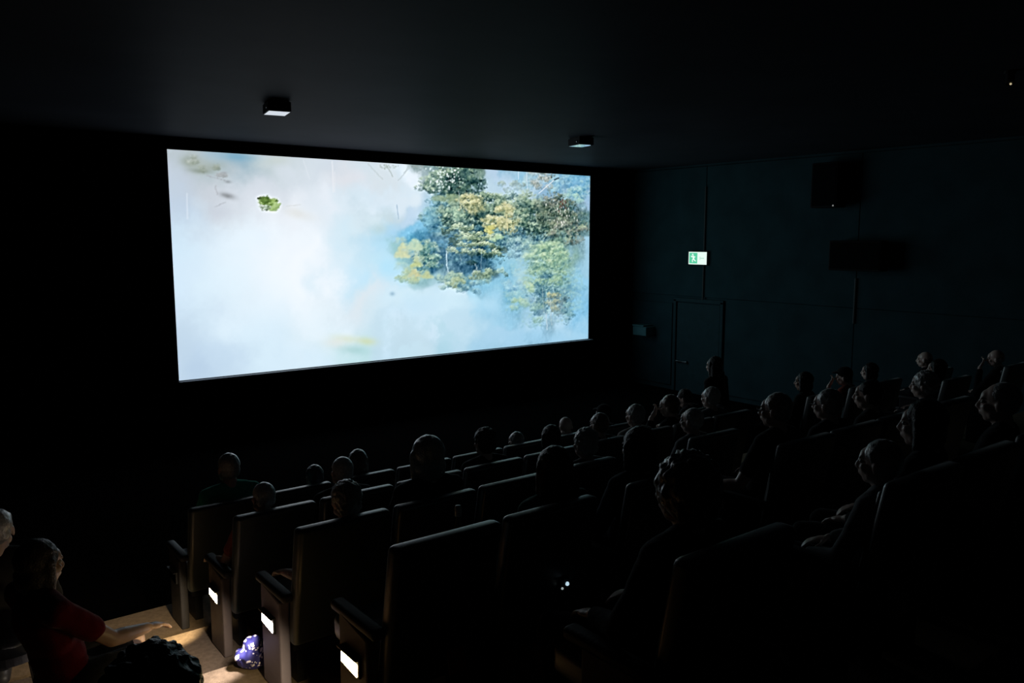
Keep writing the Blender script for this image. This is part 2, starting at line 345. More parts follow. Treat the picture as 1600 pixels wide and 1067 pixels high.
    # mist over the foot of the woods
    for (bx, by, rx, ry, col, a) in ((650, 462, 50, 14, (206, 234, 247), .8), (715, 472, 44, 14, (198, 232, 248), .75), (770, 448, 26, 14, (120, 196, 230), .6), (785, 420, 16, 16, (140, 205, 232), .5), (800, 400, 14, 18, (176, 216, 228), .45),
                                (850, 528, 60, 12, (150, 207, 240), .8), (905, 450, 12, 40, (140, 205, 240), .45), (812, 432, 12, 18, (186, 218, 226), .4), (612, 420, 26, 18, (170, 224, 250), .45), (670, 345, 14, 26, (130, 205, 240), .5), (650, 310, 8, 20, (220, 236, 246), .5)):
        blob(bx, by, rx, ry, col, a, 1.1, 0, .7, int(bx + by))
    # left half: faint grey boughs and the little green tree in the mist
    blob(298, 252, 15, 9, (146, 158, 144), .85, 1.0, .2, 1.4, 31); blob(326, 262, 20, 7, (150, 162, 150), .8, 1.0, -.2, 1.4, 32); blob(312, 267, 18, 4, (140, 152, 142), .7, 1.0, .1, 1.0, 33); tree(300, 252, 14, 7, [(136, 148, 132), (160, 170, 158), (184, 192, 186)], 120, (.9, 2), .35); tree(324, 262, 16, 6, [(136, 148, 134), (160, 170, 158)], 110, (.9, 2), .35); tree(345, 276, 12, 5, [(160, 166, 168), (176, 180, 184)], 60, (.8, 1.6), .4)
    blob(372, 245, 30, 7, (118, 168, 196), .75, 1.0, .08, .6, 34); blob(318, 256, 26, 11, (170, 180, 176), .5, 1, .2, 1.2, 47); blob(430, 250, 26, 9, (200, 208, 200), .5, 1, 0, .6, 48)
    line(322, 274, 352, 282, .8, (172, 176, 182), .25, 2); blob(356, 284, 5, 2.4, (146, 152, 156), .7, 1, .1, .4, 46); line(338, 290, 340, 304, .8, (178, 180, 186), .2, 2); blob(356, 306, 13, 5, (142, 146, 150), .85, 1.3, .25, .8, 35); blob(350, 270, 5, 2, (160, 164, 170), .6, 1, 0, .3, 36)
    line(352, 316, 336, 323, .8, (180, 184, 190), .2, 2); blob(342, 332, 20, 12, (196, 204, 216), .5, 1, 0, .5, 37)
    tree(418, 315, 11, 6, [(92, 122, 60), (120, 152, 76), (150, 182, 100), (184, 208, 140)], 260, (.9, 1.9), .9); tree(413, 312, 7, 4, [(84, 112, 54), (104, 136, 66)], 110, (.8, 1.5), .9); tree(430, 322, 8, 6, [(150, 182, 110), (176, 202, 136)], 90, (1.1, 2), .8)
    tree(414, 325, 6, 4, [(110, 132, 96), (200, 214, 200)], 60, (.7, 1.2), .7); line(403, 310, 408, 310, .9, (90, 110, 70), .8)
    blob(466, 334, 26, 9, (222, 224, 222), .7, 1.2, .3, .5, 38); line(448, 322, 470, 320, .7, (214, 218, 218), .25)
    line(292, 302, 293, 342, .9, (226, 232, 240), .12, .1); line(519, 252, 521, 300, 1.0, (236, 236, 240), .14, .4); line(523, 268, 523, 300, .8, (236, 236, 240), .12, .2); line(474, 250, 484, 280, .8, (228, 232, 240), .1, .3)
    line(575, 256, 598, 280, .8, (192, 204, 206), .3); line(604, 258, 614, 276, .8, (178, 190, 186), .4); line(640, 262, 622, 282, .8, (192, 202, 204), .3); line(638, 260, 632, 270, .8, (192, 202, 202), .3)
    for _ in range(30): dab(R.normal(609, 7), 258 + abs(R.normal(0, 3.4)), R.uniform(.7, 1.5), .9, (170, 184, 174), R.uniform(.2, .5))
    for _ in range(16): dab(R.normal(652, 6), 259 + abs(R.normal(0, 1.6)), 1.0, .8, (150, 160, 156), R.uniform(.3, .7))
    line(620, 320, 623, 342, .8, (160, 190, 216), .35, .4); blob(592, 358, 14, 9, (184, 208, 210), .6, 1, 0, .5, 39)
    blob(613, 459, 4, 3.4, (150, 188, 212), .8)
    # warm shrub, lower middle
    blob(548, 530, 24, 6, (214, 220, 178), .6, 1, .12, 1.2, 41); blob(574, 533, 13, 6, (208, 216, 160), .6, 1, .1, 1.0, 42); blob(552, 546, 26, 8, (158, 202, 202), .6, 1, .1, .8, 43); blob(525, 535, 18, 8, (224, 222, 212), .5, 1, 0, .5, 44)
    # drifting veils of mist in front of everything, thickest at the foot of the woods
    veil = np.clip(fbm(10, 7, 77) * 3.2 - 1.35, 0, 1)
    low = np.exp(-((gy - (470 + (gx - 700) * .12)) / 30) ** 2) + .8 * np.exp(-(((gx - 795) / 26) ** 2 + ((gy - 425) / 42) ** 2)) + .9 * np.exp(-(((gx - 630) / 50) ** 2 + ((gy - 405) / 60) ** 2)) + .7 * np.exp(-(((gx - 810) / 40) ** 2 + ((gy - 298) / 16) ** 2)) + .25
    k = (veil * np.clip(low, 0, 1) * np.clip((gx - 560) / 60, 0, 1) * .75)[..., None]
    img[:] = img * (1 - k) + np.array([.74, .885, .965]) * k
    g_ = img.mean(-1, keepdims=True); rt = np.clip((gx - 600) / 60, 0, 1)[..., None] * .15
    img[:] = img * (1 - rt) + g_ * rt
    pal_ = (np.exp(-(((gx - 690) / 90) ** 2 + ((gy - 505) / 34) ** 2)) * .35)[..., None]
    img[:] = img * (1 - pal_) + np.array([.83, .915, .965]) * pal_
    # crisp light and dark between the leaves
    lum = img.mean(-1)
    lo_ = lum.copy()
    for _ in range(6):
        q_ = np.pad(lo_, 1, mode='edge'); lo_ = (q_[:-2, 1:-1] + q_[2:, 1:-1] + q_[1:-1, :-2] + q_[1:-1, 2:] + q_[1:-1, 1:-1]) / 5
    img += ((lum - lo_) * .9)[..., None]
    fine = fbm(190, 2, 91) - .5
    img -= (np.clip((.66 - lo_) * 2.2, 0, 1) * np.clip((gx - 600) / 40, 0, 1) * .10)[..., None] * np.array([1.15, .9, .8])
    dark = np.clip((.80 - lo_) * 3, 0, 1) * np.clip((gx - 600) / 40, 0, 1)
    img += (fine * dark * .34)[..., None]
    img += (np.clip(fbm(150, 2, 92) - .66, 0, 1) * dark * .8)[..., None] * np.array([1, 1.05, .95])
    return np.clip(img, 0, 1)
film = paint_film()
lin = np.where(film <= .04045, film / 12.92, ((film + .055) / 1.055) ** 2.4)
me = bpy.data.meshes.new('screen')
xs = np.linspace(S_X0, S_X1, NW + 1); zs = np.linspace(S_Z0, S_Z1, NH + 1)
XX, ZZ = np.meshgrid(xs, zs)
co = np.stack([XX, np.full_like(XX, S_Y), ZZ], -1).reshape(-1, 3)
idx = np.arange((NW + 1) * (NH + 1)).reshape(NH + 1, NW + 1)
quads = np.stack([idx[:-1, :-1], idx[:-1, 1:], idx[1:, 1:], idx[1:, :-1]], -1).reshape(-1, 4)
me.from_pydata(co.tolist(), [], quads.tolist())
ca = me.color_attributes.new('film', 'FLOAT_COLOR', 'POINT')
ca.data.foreach_set('color', np.concatenate([lin.reshape(-1, 3), np.ones((lin.shape[0] * lin.shape[1], 1))], 1).ravel().astype(np.float32))
ms = bpy.data.materials.new('film_picture'); ms.use_nodes = True; nt = ms.node_tree; nt.nodes.remove(nt.nodes['Principled BSDF'])
a = nt.nodes.new('ShaderNodeAttribute'); a.attribute_name = 'film'
e = nt.nodes.new('ShaderNodeEmission'); e.inputs[1].default_value = SCREEN_GAIN
nt.links.new(a.outputs['Color'], e.inputs[0]); nt.links.new(e.outputs[0], nt.nodes['Material Output'].inputs[0])
scr = empty('cinema_screen', ((S_X0 + S_X1) / 2, S_Y, S_Z0))
tag(scr, 'large glowing cinema screen showing forest trees in drifting mist', 'screen')
pic = mesh_obj('picture', me, ms); pic.parent = scr; pic.matrix_parent_inverse = Matrix.Translation(-scr.location)
M_EDGE = mat('screen_edge_cloth', (.30, .30, .32), .8, .2, var=.1)
for lo, hi in (((S_X0 - .35, S_Y - .03, S_Z0 - .3), (S_X1 + .35, S_Y + .05, S_Z0)), ((S_X0 - .35, S_Y - .03, S_Z1), (S_X1 + .35, S_Y + .05, S_Z1 + .15)),
               ((S_X0 - .35, S_Y - .03, S_Z0), (S_X0, S_Y + .05, S_Z1)), ((S_X1, S_Y - .03, S_Z0), (S_X1 + .35, S_Y + .05, S_Z1))):
    m_ = box('masking', lo, hi, M_BLACK); m_.parent = scr; m_.matrix_parent_inverse = Matrix.Translation(-scr.location)
box('screen_backing', (S_X0, S_Y + .01, S_Z0), (S_X1, S_Y + .05, S_Z1), M_BLACK).parent = scr
bpy.data.objects['screen_backing'].matrix_parent_inverse = Matrix.Translation(-scr.location)
lip = box('lower_edge', (S_X0 - .02, S_Y - .14, S_Z0 - .025), (S_X1 + .02, S_Y - .005, S_Z0 - .006), M_EDGE); lip.parent = scr; lip.matrix_parent_inverse = Matrix.Translation(-scr.location)

# ------------------------------------------------------------------ things on ceiling and right wall
def flood(loc, rz, label):
    t = empty('ceiling_floodlight', loc, rz); tag(t, label, 'light', 'ceiling floodlights')
    box('housing', (-.125, -.17, 0), (.125, .17, .105), M_SPK, t, bevel=.006)
    box('glass', (-.115, -.16, -.004), (.115, .16, .001), M_MIRROR, t)
    box('mount', (-.11, -.15, .105), (.11, .15, .118), M_METAL, t, bevel=.004)
    bm = bmesh.new(); bmesh.ops.create_uvsphere(bm, u_segments=10, v_segments=6, radius=.012)
    mesh_obj('screw', bm_mesh(bm, 'screw', True), M_MIRROR, t, (-.13, -.10, .045))
flood((3.68, 9.02, Z_C - .118), -.2, 'black box floodlight on the ceiling above the left half of the screen')
flood((8.57, 9.31, Z_C - .118), -.2, 'black box floodlight on the ceiling above the right end of the screen')

def sign():
    t = empty('exit_sign', (X_R - .03, 11.06, CAM_H - .415)); tag(t, 'lit green and white running-man exit sign above the door', 'sign')
    box('housing', (-.06, -.25, -.145), (.03, .25, .145), M_SPK, t, bevel=.006)
    G, Wt = emit('sign_green', (.10, .62, .36), 1.0), emit('sign_white', (.82, 1.0, .92), 1.0)
    def plate(name, y0, y1, z0, z1, m, dx=0.0): return box(name, (-.064 - dx, y0, z0), (-.060, y1, z1), m, t)
    plate('sign_face', -.235, .235, -.13, .13, Wt)
    plate('sign_field', .005, .215, -.11, .11, G, .001)           # left half as seen from the hall
    # running figure
    bm = bmesh.new()
    x0 = -.0685
    def limb(a, b, w_):
        a, b = Vector((x0, *a)), Vector((x0, *b)); d = (b - a).normalized(); n = Vector((0, -d.z, d.y)) * w_
        vs = [bm.verts.new(p + Vector((dx, 0, 0))) for dx in (0, .002) for p in (a + n, b + n, b - n, a - n)]
        for f in ((0, 1, 2, 3), (4, 5, 6, 7), (0, 1, 5, 4), (1, 2, 6, 5), (2, 3, 7, 6), (3, 0, 4, 7)): bm.faces.new([vs[i] for i in f])
    bmesh.ops.create_cone(bm, cap_ends=True, segments=12, radius1=.02, radius2=.02, depth=.003, matrix=Matrix.Translation((x0, .125, .072)) @ Matrix.Rotation(math.pi / 2, 4, 'Y'))
    limb((.115, .05), (.10, -.015), .02); limb((.115, .045), (.155, .02), .010); limb((.155, .02), (.165, .05), .009); limb((.115, .045), (.075, .015), .010); limb((.075, .015), (.06, .035), .009)
    limb((.10, -.01), (.135, -.045), .013); limb((.135, -.045), (.125, -.085), .011); limb((.10, -.01), (.07, -.05), .013); limb((.07, -.05), (.04, -.06), .010)
    mesh_obj('running_figure', bm_mesh(bm, 'running_figure'), Wt, t)
    # door and arrow on the white half
    pale = emit('sign_pale', (.55, .82, .70), 1.0)
    plate('arrow_bar', -.17, -.06, -.012, .012, pale, .001); plate('arrow_head', -.075, -.055, -.035, .035, pale, .001)
sign()

def speaker(name, loc, size, label, tilt=0.0, led=None):
    t = empty(name, loc, 0); tag(t, label, 'loudspeaker', 'wall loudspeakers')
    sy, sz, sx = size
    box('cabinet', (-sx, -sy / 2, -sz / 2), (-.08, sy / 2, sz / 2), M_SPK, t, bevel=.02)
    box('grille', (-sx - .008, -sy / 2 + .03, -sz / 2 + .03), (-sx + .001, sy / 2 - .03, sz / 2 - .03), mat('speaker_mesh', (.005, .005, .006), .9, .1, bump=.6, bscale=300), t)
    box('bracket', (-.09, -.08, -.05), (.03, .08, .05), M_METAL, t, bevel=.005)
    if led:
        bm = bmesh.new(); bmesh.ops.create_uvsphere(bm, u_segments=8, v_segments=6, radius=.014)
        mesh_obj('status_light', bm_mesh(bm, 'status_light', True), emit('dim_led', (.6, .62, .6), .35), t, (-sx - .014, led[0], led[1]))
speaker('wall_loudspeaker', (X_R - .03, 7.45, CAM_H - .30), (.95, .52, .35), 'wide black loudspeaker halfway up the right wall')
speaker('wall_loudspeaker', (X_R - .03, 8.05, CAM_H + .92), (.5, .78, .4), 'tall black loudspeaker high on the right wall, small light at its foot', led=(-.2, -.36))

t = empty('wall_box', (X_R - .02, 12.45, CAM_H - 2.05)); tag(t, 'small teal equipment box low on the right wall near the screen', 'equipment')
M_TEAL = mat('teal_paint', (.10, .24, .26), .5, .4, var=.1)
box('case', (-.30, -.20, -.10), (.02, .20, .10), M_TEAL, t, bevel=.015); box('lid', (-.31, -.13, .10), (.0, .21, .135), M_TEAL, t, bevel=.01)

t = empty('ceiling_spotlight', (8.27, 3.25, Z_C)); tag(t, 'tiny ceiling spotlight glinting yellow at the upper right', 'light')
cyl('base', (0, 0, -.03), (0, 0, 0), .05, .05, M_SPK, t); cyl('can', (0, 0, -.03), (-.03, -.02, -.12), .035, .04, M_SPK, t)
bm = bmesh.new(); bmesh.ops.create_uvsphere(bm, u_segments=10, v_segments=6, radius=.010, matrix=Matrix.Translation((-.035, -.025, -.125)))
mesh_obj('bulb_glint', bm_mesh(bm, 'bulb_glint', True), emit('yellow_glint', (1, .85, .5), .5), t)  # faint glow put in for the reflection on the spotlight

# ------------------------------------------------------------------ cinema seats
def seat_meshes():
    out = {}
    # backrest: reclined, padded slab with rounded edges; its rear top edge runs through y = 0, z = 1.04
    bm = bmesh.new(); box_bm(bm, (-.278, 0, .30), (.278, .095, 1.00), .028, 3)
    for v in bm.verts:
        v.co.y += .14 * (1.04 - v.co.z) / .74
        if v.co.y < .06 + .14 * (1.04 - v.co.z) / .74: pass
    out['backrest'] = bm_mesh(bm, 'backrest', True)
    bm = bmesh.new(); box_bm(bm, (-.225, 0, 0), (.225, .035, .48), .016, 3)
    for v in bm.verts: v.co.z += .46; v.co.y += .095 + .14 * (1.04 - v.co.z) / .74
    out['back_pad'] = bm_mesh(bm, 'back_pad', True)
    bm = bmesh.new(); box_bm(bm, (-.255, .20, .32), (.255, .70, .45), .035, 3)
    for v in bm.verts: v.co.z += .04 * (v.co.y - .2)
    out['seat'] = bm_mesh(bm, 'seat', True)
    bm = bmesh.new(); box_bm(bm, (-.035, .13, .565), (.035, .55, .615), .02, 3)
    out['armrest'] = bm_mesh(bm, 'armrest', True)
    bm = bmesh.new(); box_bm(bm, (-.02, .20, 0), (.02, .46, .57), .008, 2)
    out['arm_post'] = bm_mesh(bm, 'arm_post')
    bm = bmesh.new(); box_bm(bm, (-.24, .24, .22), (.24, .62, .33), .01, 1); box_bm(bm, (-.20, .30, 0), (-.14, .50, .22)); box_bm(bm, (.14, .30, 0), (.20, .50, .22))
    out['frame'] = bm_mesh(bm, 'frame')
    # end panel towards the aisle, a little higher at the front
    bm = bmesh.new(); box_bm(bm, (-.03, .19, 0), (.03, .46, .60), .012, 2)
    for v in bm.verts:
        if v.co.z > .4: v.co.z -= .30 * (.46 - v.co.y) * .55
    out['end_panel'] = bm_mesh(bm, 'end_panel')
    return out
SM = seat_meshes()
ORD = ['first', 'second', 'third', 'fourth', 'fifth', 'sixth', 'seventh', 'eighth', 'ninth', 'tenth', 'eleventh', 'twelfth', 'thirteenth', 'fourteenth', 'fifteenth', 'sixteenth']
ROW_WORD = {'F': 'front row', 'A': 'second row from the front', 'B': 'third row from the front', 'C': 'fourth row from the front', 'D': 'fifth row from the front'}
ROW_X = {'D': 1.72, 'C': 1.57, 'B': 1.615, 'A': 1.66, 'F': 1.69}
ROW_N = {'D': 6, 'C': 11, 'B': 16, 'A': 16, 'F': 16}
PITCH_X = .60
SPECIAL = {('C', 0): 'large empty teal-grey seat nearest the camera, with the biggest lit aisle lamp', ('B', 0): 'teal-grey aisle seat with the lavender-lit end panel, third row from the front', ('A', 0): 'teal-grey aisle seat whose lamp glows beside the person in dull red'}
M_PANEL_L = mat('lavender_lit_end_panel', (.24, .22, .32), .55, .3, bump=.1, bscale=60, var=.08)  # panel with the lavender light on it painted into its colour
def aisle_lamp(parent, on, colour, power, key):
    lamp = empty('aisle_lamp', (-.032, .33, .40)); lamp.parent = parent
    box('lamp_rim', (-.012, -.088, -.042), (.002, .088, .046), M_METAL, lamp, bevel=.004)
    box('lens', (-.0155, -.076, -.030), (-.010, .076, .030), emit('lens_' + key, colour, 22.0 if on else .0), lamp, bevel=.0015, seg=1, rot=(.10, 0, 0))
    box('hood', (-.03, -.09, .046), (.002, .09, .052), M_METAL, lamp)
    if on:
        L = bpy.data.lights.new('lamp_light', 'SPOT'); L.spot_size = math.radians(72); L.spot_blend = .6; L.shadow_soft_size = .02; L.energy = power; L.color = colour
        lo = bpy.data.objects.new('lamp_light', L); COL.objects.link(lo); lo.parent = lamp; lo.location = (-.042, .05, -.015)
        lo.rotation_euler = Vector((-.37, .78, -.50)).to_track_quat('-Z', 'X').to_euler()
    return lamp
OCC = {k: [] for k in 'FABCD'}

# ------------------------------------------------------------------ people
def sph_verts(c, rad, R=None, nu=16, nv=10):
    vs, fs = [], []
    for j in range(1, nv):
        th = math.pi * j / nv
        for i in range(nu):
            ph = 2 * math.pi * i / nu
            vs.append(Vector((rad[0] * math.sin(th) * math.cos(ph), rad[1] * math.sin(th) * math.sin(ph), rad[2] * math.cos(th))))
    vs.append(Vector((0, 0, rad[2]))); vs.append(Vector((0, 0, -rad[2]))); T, B = len(vs) - 2, len(vs) - 1
    for j in range(nv - 2):
        for i in range(nu): fs.append((j * nu + i, (j + 1) * nu + i, (j + 1) * nu + (i + 1) % nu, j * nu + (i + 1) % nu))
    for i in range(nu):
        fs.append((T, i, (i + 1) % nu)); fs.append((B, (nv - 2) * nu + (i + 1) % nu, (nv - 2) * nu + i))
    if R is not None: vs = [R @ v for v in vs]
    c = Vector(c)
    return [v + c for v in vs], fs
class Soup:
    """overlapping rounded volumes that are fused into one continuous skin"""
    def __init__(s): s.v, s.f = [], []
    def add(s, vs, fs):
        o = len(s.v); s.v += [tuple(v) for v in vs]; s.f += [tuple(i + o for i in f) for f in fs]
    def ell(s, c, rad, R=None, nu=18, nv=12): s.add(*sph_verts(c, rad, R, nu, nv))
    def cap(s, p0, r0, p1, r1, n=12):
        p0, p1 = Vector(p0), Vector(p1); d = p1 - p0; L = d.length
        if L < 1e-6: return
        q = d.to_track_quat('Z', 'Y').to_matrix(); vs, fs = [], []; rings = []
        for j in range(1, 5): th = math.pi / 2 * j / 4; rings.append((r0 * math.sin(th), -r0 * math.cos(th)))
        for j in range(0, 4): th = math.pi / 2 * j / 4; rings.append((r1 * math.cos(th), L + r1 * math.sin(th)))
        for r, z in rings:
            for i in range(n): a_ = 2 * math.pi * i / n; vs.append(p0 + q @ Vector((r * math.cos(a_), r * math.sin(a_), z)))
        vs.append(p0 + q @ Vector((0, 0, -r0))); vs.append(p0 + q @ Vector((0, 0, L + r1))); B, T = len(vs) - 2, len(vs) - 1
        m = len(rings)
        for j in range(m - 1):
            for i in range(n): fs.append((j * n + i, j * n + (i + 1) % n, (j + 1) * n + (i + 1) % n, (j + 1) * n + i))
        for i in range(n): fs.append((B, (i + 1) % n, i)); fs.append((T, (m - 1) * n + i, (m - 1) * n + (i + 1) % n))
        s.add(vs, fs)
    def chain(s, pts, n=12):
        for (p, r), (p2, r2) in zip(pts[:-1], pts[1:]): s.cap(p, r, p2, r2, n)
    def fuse(s, name, voxel, smooth=4, disp=None):
        me = bpy.data.meshes.new(name + '_raw'); me.from_pydata(s.v, [], s.f)
        o = bpy.data.objects.new(name + '_raw', me); COL.objects.link(o)
        m = o.modifiers.new('r', 'REMESH'); m.mode = 'VOXEL'; m.voxel_size = voxel; m.use_smooth_shade = True
        if smooth: m2 = o.modifiers.new('s', 'SMOOTH'); m2.factor = .5; m2.iterations = smooth
        dg = bpy.context.evaluated_depsgraph_get()
        out = bpy.data.meshes.new_from_object(o.evaluated_get(dg)); out.name = name
        bpy.data.objects.remove(o); bpy.data.meshes.remove(me)
        if disp:
            n_ = len(out.vertices); cs = np.empty(n_ * 3, np.float32); ns = np.empty(n_ * 3, np.float32)
            out.vertices.foreach_get('co', cs); out.vertex_normals.foreach_get('vector', ns)
            cs = cs.reshape(-1, 3); ns = ns.reshape(-1, 3)
            for i_ in range(n_): cs[i_] = disp(Vector(cs[i_]), Vector(ns[i_]))
            out.vertices.foreach_set('co', cs.ravel()); out.update()
        for p in out.polygons: p.use_smooth = True
        out.materials.clear()
        return out
HEAD_R = (.076, .096, .105)
def head_parts(s, M):
    """head about its own centre, facing +Y, put in place by M"""
    R = M.to_3x3()
    def E(c, r, rot=None): s.ell(M @ Vector(c), r, R @ rot if rot is not None else R)
    E((0, -.012, .030), (.076, .094, .088)); E((0, .028, -.035), (.060, .066, .078)); E((0, .052, -.088), (.030, .028, .024)); E((0, .06, .035), (.052, .036, .04))
    for sx in (-1, 1):
        E((sx * .038, .062, -.022), (.024, .022, .024)); E((sx * .047, .018, -.065), (.020, .034, .026))
        E((sx * .078, -.008, -.012), (.009, .020, .032), Matrix.Rotation(sx * .3, 3, 'Z'))
        s.cap(M @ Vector((sx * .012, .092, .022)), .008, M @ Vector((sx * .042, .083, .024)), .008)
        E((sx * .011, .104, -.034), (.009, .011, .008))
    s.cap(M @ Vector((0, .092, .016)), .009, M @ Vector((0, .113, -.028)), .0115)
    E((0, .093, -.058), (.024, .010, .006)); E((0, .090, -.068), (.020, .010, .007))
def hand(s, wr, fwd, up_, side, curl=.4):
    """palm and five bent fingers of unequal length; thumb leaves the side of the palm"""
    f, u = Vector(fwd).normalized(), Vector(up_).normalized(); u = (u - f * u.dot(f)).normalized(); r = f.cross(u) * side
    w_ = Vector(wr)
    R = Matrix((r, f, u)).transposed()
    s.ell(w_ + f * .045, (.040, .052, .016), R)
    for k, (off, ln) in enumerate(((-.029, .062), (-.010, .072), (.010, .077), (.029, .068))):
        b = w_ + f * .085 + r * off; a1 = curl * .5; a2 = curl * 1.3
        m1 = b + (f * math.cos(a1) - u * math.sin(a1)) * ln * .55; m2 = m1 + (f * math.cos(a2) - u * math.sin(a2)) * ln * .5
        s.chain([(b, .0098), (m1, .0090), (m2, .0078)], 8)
    b = w_ + f * .025 + r * .034; m1 = b + (f * .6 + r * .7 - u * .2).normalized() * .042; m2 = m1 + (f * .9 + r * .2 - u * .3).normalized() * .032
    s.chain([(b, .0125), (m1, .0105), (m2, .0085)], 8)
def body(name, P, vox=.0075, sleeve=1.0, legs=1.0, skirt=False):
    """P: joint positions. Returns the skin, shirt, trousers and shoe meshes and the head frame."""
    V = {k: Vector(v) for k, v in P.items() if k not in ('head_rot', 'curl', 'handdir')}
    hr = P.get('head_rot', (0, 0, 0))
    M = Matrix.Translation(V['head']) @ Matrix.Rotation(hr[2], 4, 'Z') @ Matrix.Rotation(hr[0], 4, 'X') @ Matrix.Rotation(hr[1], 4, 'Y')
    s = Soup(); head_parts(s, M)
    s.cap(V['neck'], .058, M @ Vector((0, -.012, -.055)), .052)
    sp = (V['neck'] - V['pelvis']).normalized(); Rt = sp.to_track_quat('Z', 'Y').to_matrix()
    ax = (V['shR'] - V['shL']).normalized(); ay = sp.cross(ax).normalized(); Rt = Matrix((ax, ay, sp)).transposed()
    def torso(q, g):
        q.ell(V['chest'], (.155 + g, .105 + g, .19 + g), Rt); q.ell(V['waist'], (.135 + g, .105 + g, .15 + g), Rt); q.ell(V['pelvis'], (.16 + g, .118 + g, .115 + g), Rt)
        q.cap(V['shL'], .058 + g, V['shR'], .058 + g)
        for sh in ('shL', 'shR'): q.cap(V[sh], .056 + g, V['neck'] * .75 + V[sh] * .25 + Vector((0, 0, .0)), .05 + g)
    torso(s, 0)
    for sd in 'LR':
        sh, el, wr = V['sh' + sd], V['el' + sd], V['wr' + sd]
        s.chain([(sh, .054), (sh.lerp(el, .45), .047), (el, .040), (el.lerp(wr, .3), .041), (wr, .027)])
        hd = P.get('handdir', {}).get(sd); fd = Vector(hd) if hd else (wr - el)
        hand(s, wr, fd, (0, 0, 1) if abs(fd.normalized().z) < .8 else (0, -1, 0), -1 if sd == 'R' else 1, P.get('curl', .5))
        hp, kn, an = V['hp' + sd], V['kn' + sd], V['an' + sd]
        s.chain([(hp, .090), (hp.lerp(kn, .5), .078), (kn, .056), (kn.lerp(an, .3), .058), (an, .036)])
        ft = (V['to' + sd] - an); s.chain([(an, .036), (an + Vector((0, -.02, -.04)), .032), (V['to' + sd], .026)])
    Mi = M.inverted(); hz = V['head'].z - .2
    def face(c, n):
        if c.z < hz: return c
        q = Mi @ c
        for sx in (-1, 1):
            d2 = ((q.x - sx * .031) / .016) ** 2 + ((q.z - .004) / .011) ** 2
            if q.y > .03 and d2 < 6: c = c - (M.to_3x3() @ Vector((0, .012, 0))) * math.exp(-d2)
        return c
    skin = s.fuse(name + '_skin', vox, 3, face)
    t = Soup(); torso(t, .014)
    for sd in 'LR':
        sh, el, wr = V['sh' + sd], V['el' + sd], V['wr' + sd]
        if sleeve >= 1: t.chain([(sh, .066), (sh.lerp(el, .45), .060), (el, .055), (el.lerp(wr, .85), .042)])
        elif sleeve > 0: t.chain([(sh, .067), (sh.lerp(el, .62), .062)])
    t.ell(V['neck'] + Vector((0, 0, -.01)), (.075, .07, .03))
    def wrinkle(c, n): return c + n * (.006 * noise.noise(c * 9) + .003 * noise.noise(c * 24))
    shirt = t.fuse(name + '_shirt', .012, 4, wrinkle)
    g = Soup(); g.ell(V['pelvis'], (.172, .130, .125), Rt)
    for sd in 'LR':
        hp, kn, an = V['hp' + sd], V['kn' + sd], V['an' + sd]
        if skirt: g.chain([(hp, .108), (hp.lerp(kn, .72), .098)])
        else: g.chain([(hp, .106), (hp.lerp(kn, .5), .092), (kn, .072), (kn.lerp(an, .4), .070), (kn.lerp(an, .92), .054)])
    tr = g.fuse(name + '_trousers', .013, 4, wrinkle)
    shoes = []
    for sd in 'LR':
        q = Soup(); an, to = V['an' + sd], V['to' + sd]
        q.chain([(an + Vector((0, -.03, -.045)), .045), (an.lerp(to, .6) + Vector((0, 0, -.012)), .046), (to + Vector((0, .01, .004)), .038)])
        q.cap(an + Vector((0, 0, .0)), .045, an + Vector((0, -.01, -.03)), .048)
        zmin = min(an.z, to.z) - .085
        def flat(c, n, z=to.z - .035): c.z = max(c.z, z); return c
        shoes.append(q.fuse(name + '_shoe', .009, 3, flat))
    return dict(skin=skin, shirt=shirt, trousers=tr, shoes=shoes, head=M, head_z=V['head'].z, head_xy=(V['head'].x, V['head'].y))
def sit(**kw):
    P = dict(head=(0, .285, 1.17), neck=(0, .255, 1.03), chest=(0, .285, .86), waist=(0, .335, .68), pelvis=(0, .365, .55),
             shL=(-.175, .265, .975), shR=(.175, .265, .975), elL=(-.245, .37, .71), elR=(.245, .37, .71), wrL=(-.15, .58, .655), wrR=(.15, .58, .655),
             hpL=(-.09, .38, .535), hpR=(.09, .38, .535), knL=(-.13, .80, .52), knR=(.13, .80, .52), anL=(-.12, .79, .085), anR=(.12, .79, .085),
             toL=(-.135, .95, .036), toR=(.135, .95, .036))
    P.update(kw); return P
BODY = {}
BODY['lap'] = body('lap', sit())
BODY['rests'] = body('rests', sit(elL=(-.285, .37, .70), elR=(.285, .37, .70), wrL=(-.30, .60, .655), wrR=(.30, .60, .655), head_rot=(.0, .05, .12), curl=.6), sleeve=.5)
BODY['chin'] = body('chin', sit(elL=(-.27, .46, .69), wrL=(-.085, .47, 1.035), handdir={'L': (.25, -.25, .6)}, head=(-.02, .30, 1.165), head_rot=(-.06, -.12, .1), curl=.9))
BODY['bowed'] = body('bowed', sit(head=(.0, .345, 1.13), neck=(0, .28, 1.02), head_rot=(-.42, .0, .0), elL=(-.24, .40, .72), elR=(.24, .40, .72), wrL=(-.08, .60, .74), wrR=(.08, .60, .74), curl=.7))
BODY['reach'] = body('reach', sit(head=(.0, .285, 1.15), head_rot=(-.05, 0, .12), elR=(.20, .50, .75), wrR=(.14, .72, .70), elL=(-.24, .38, .72), wrL=(-.14, .56, .66), curl=.5), vox=.006, sleeve=.22, skirt=True)
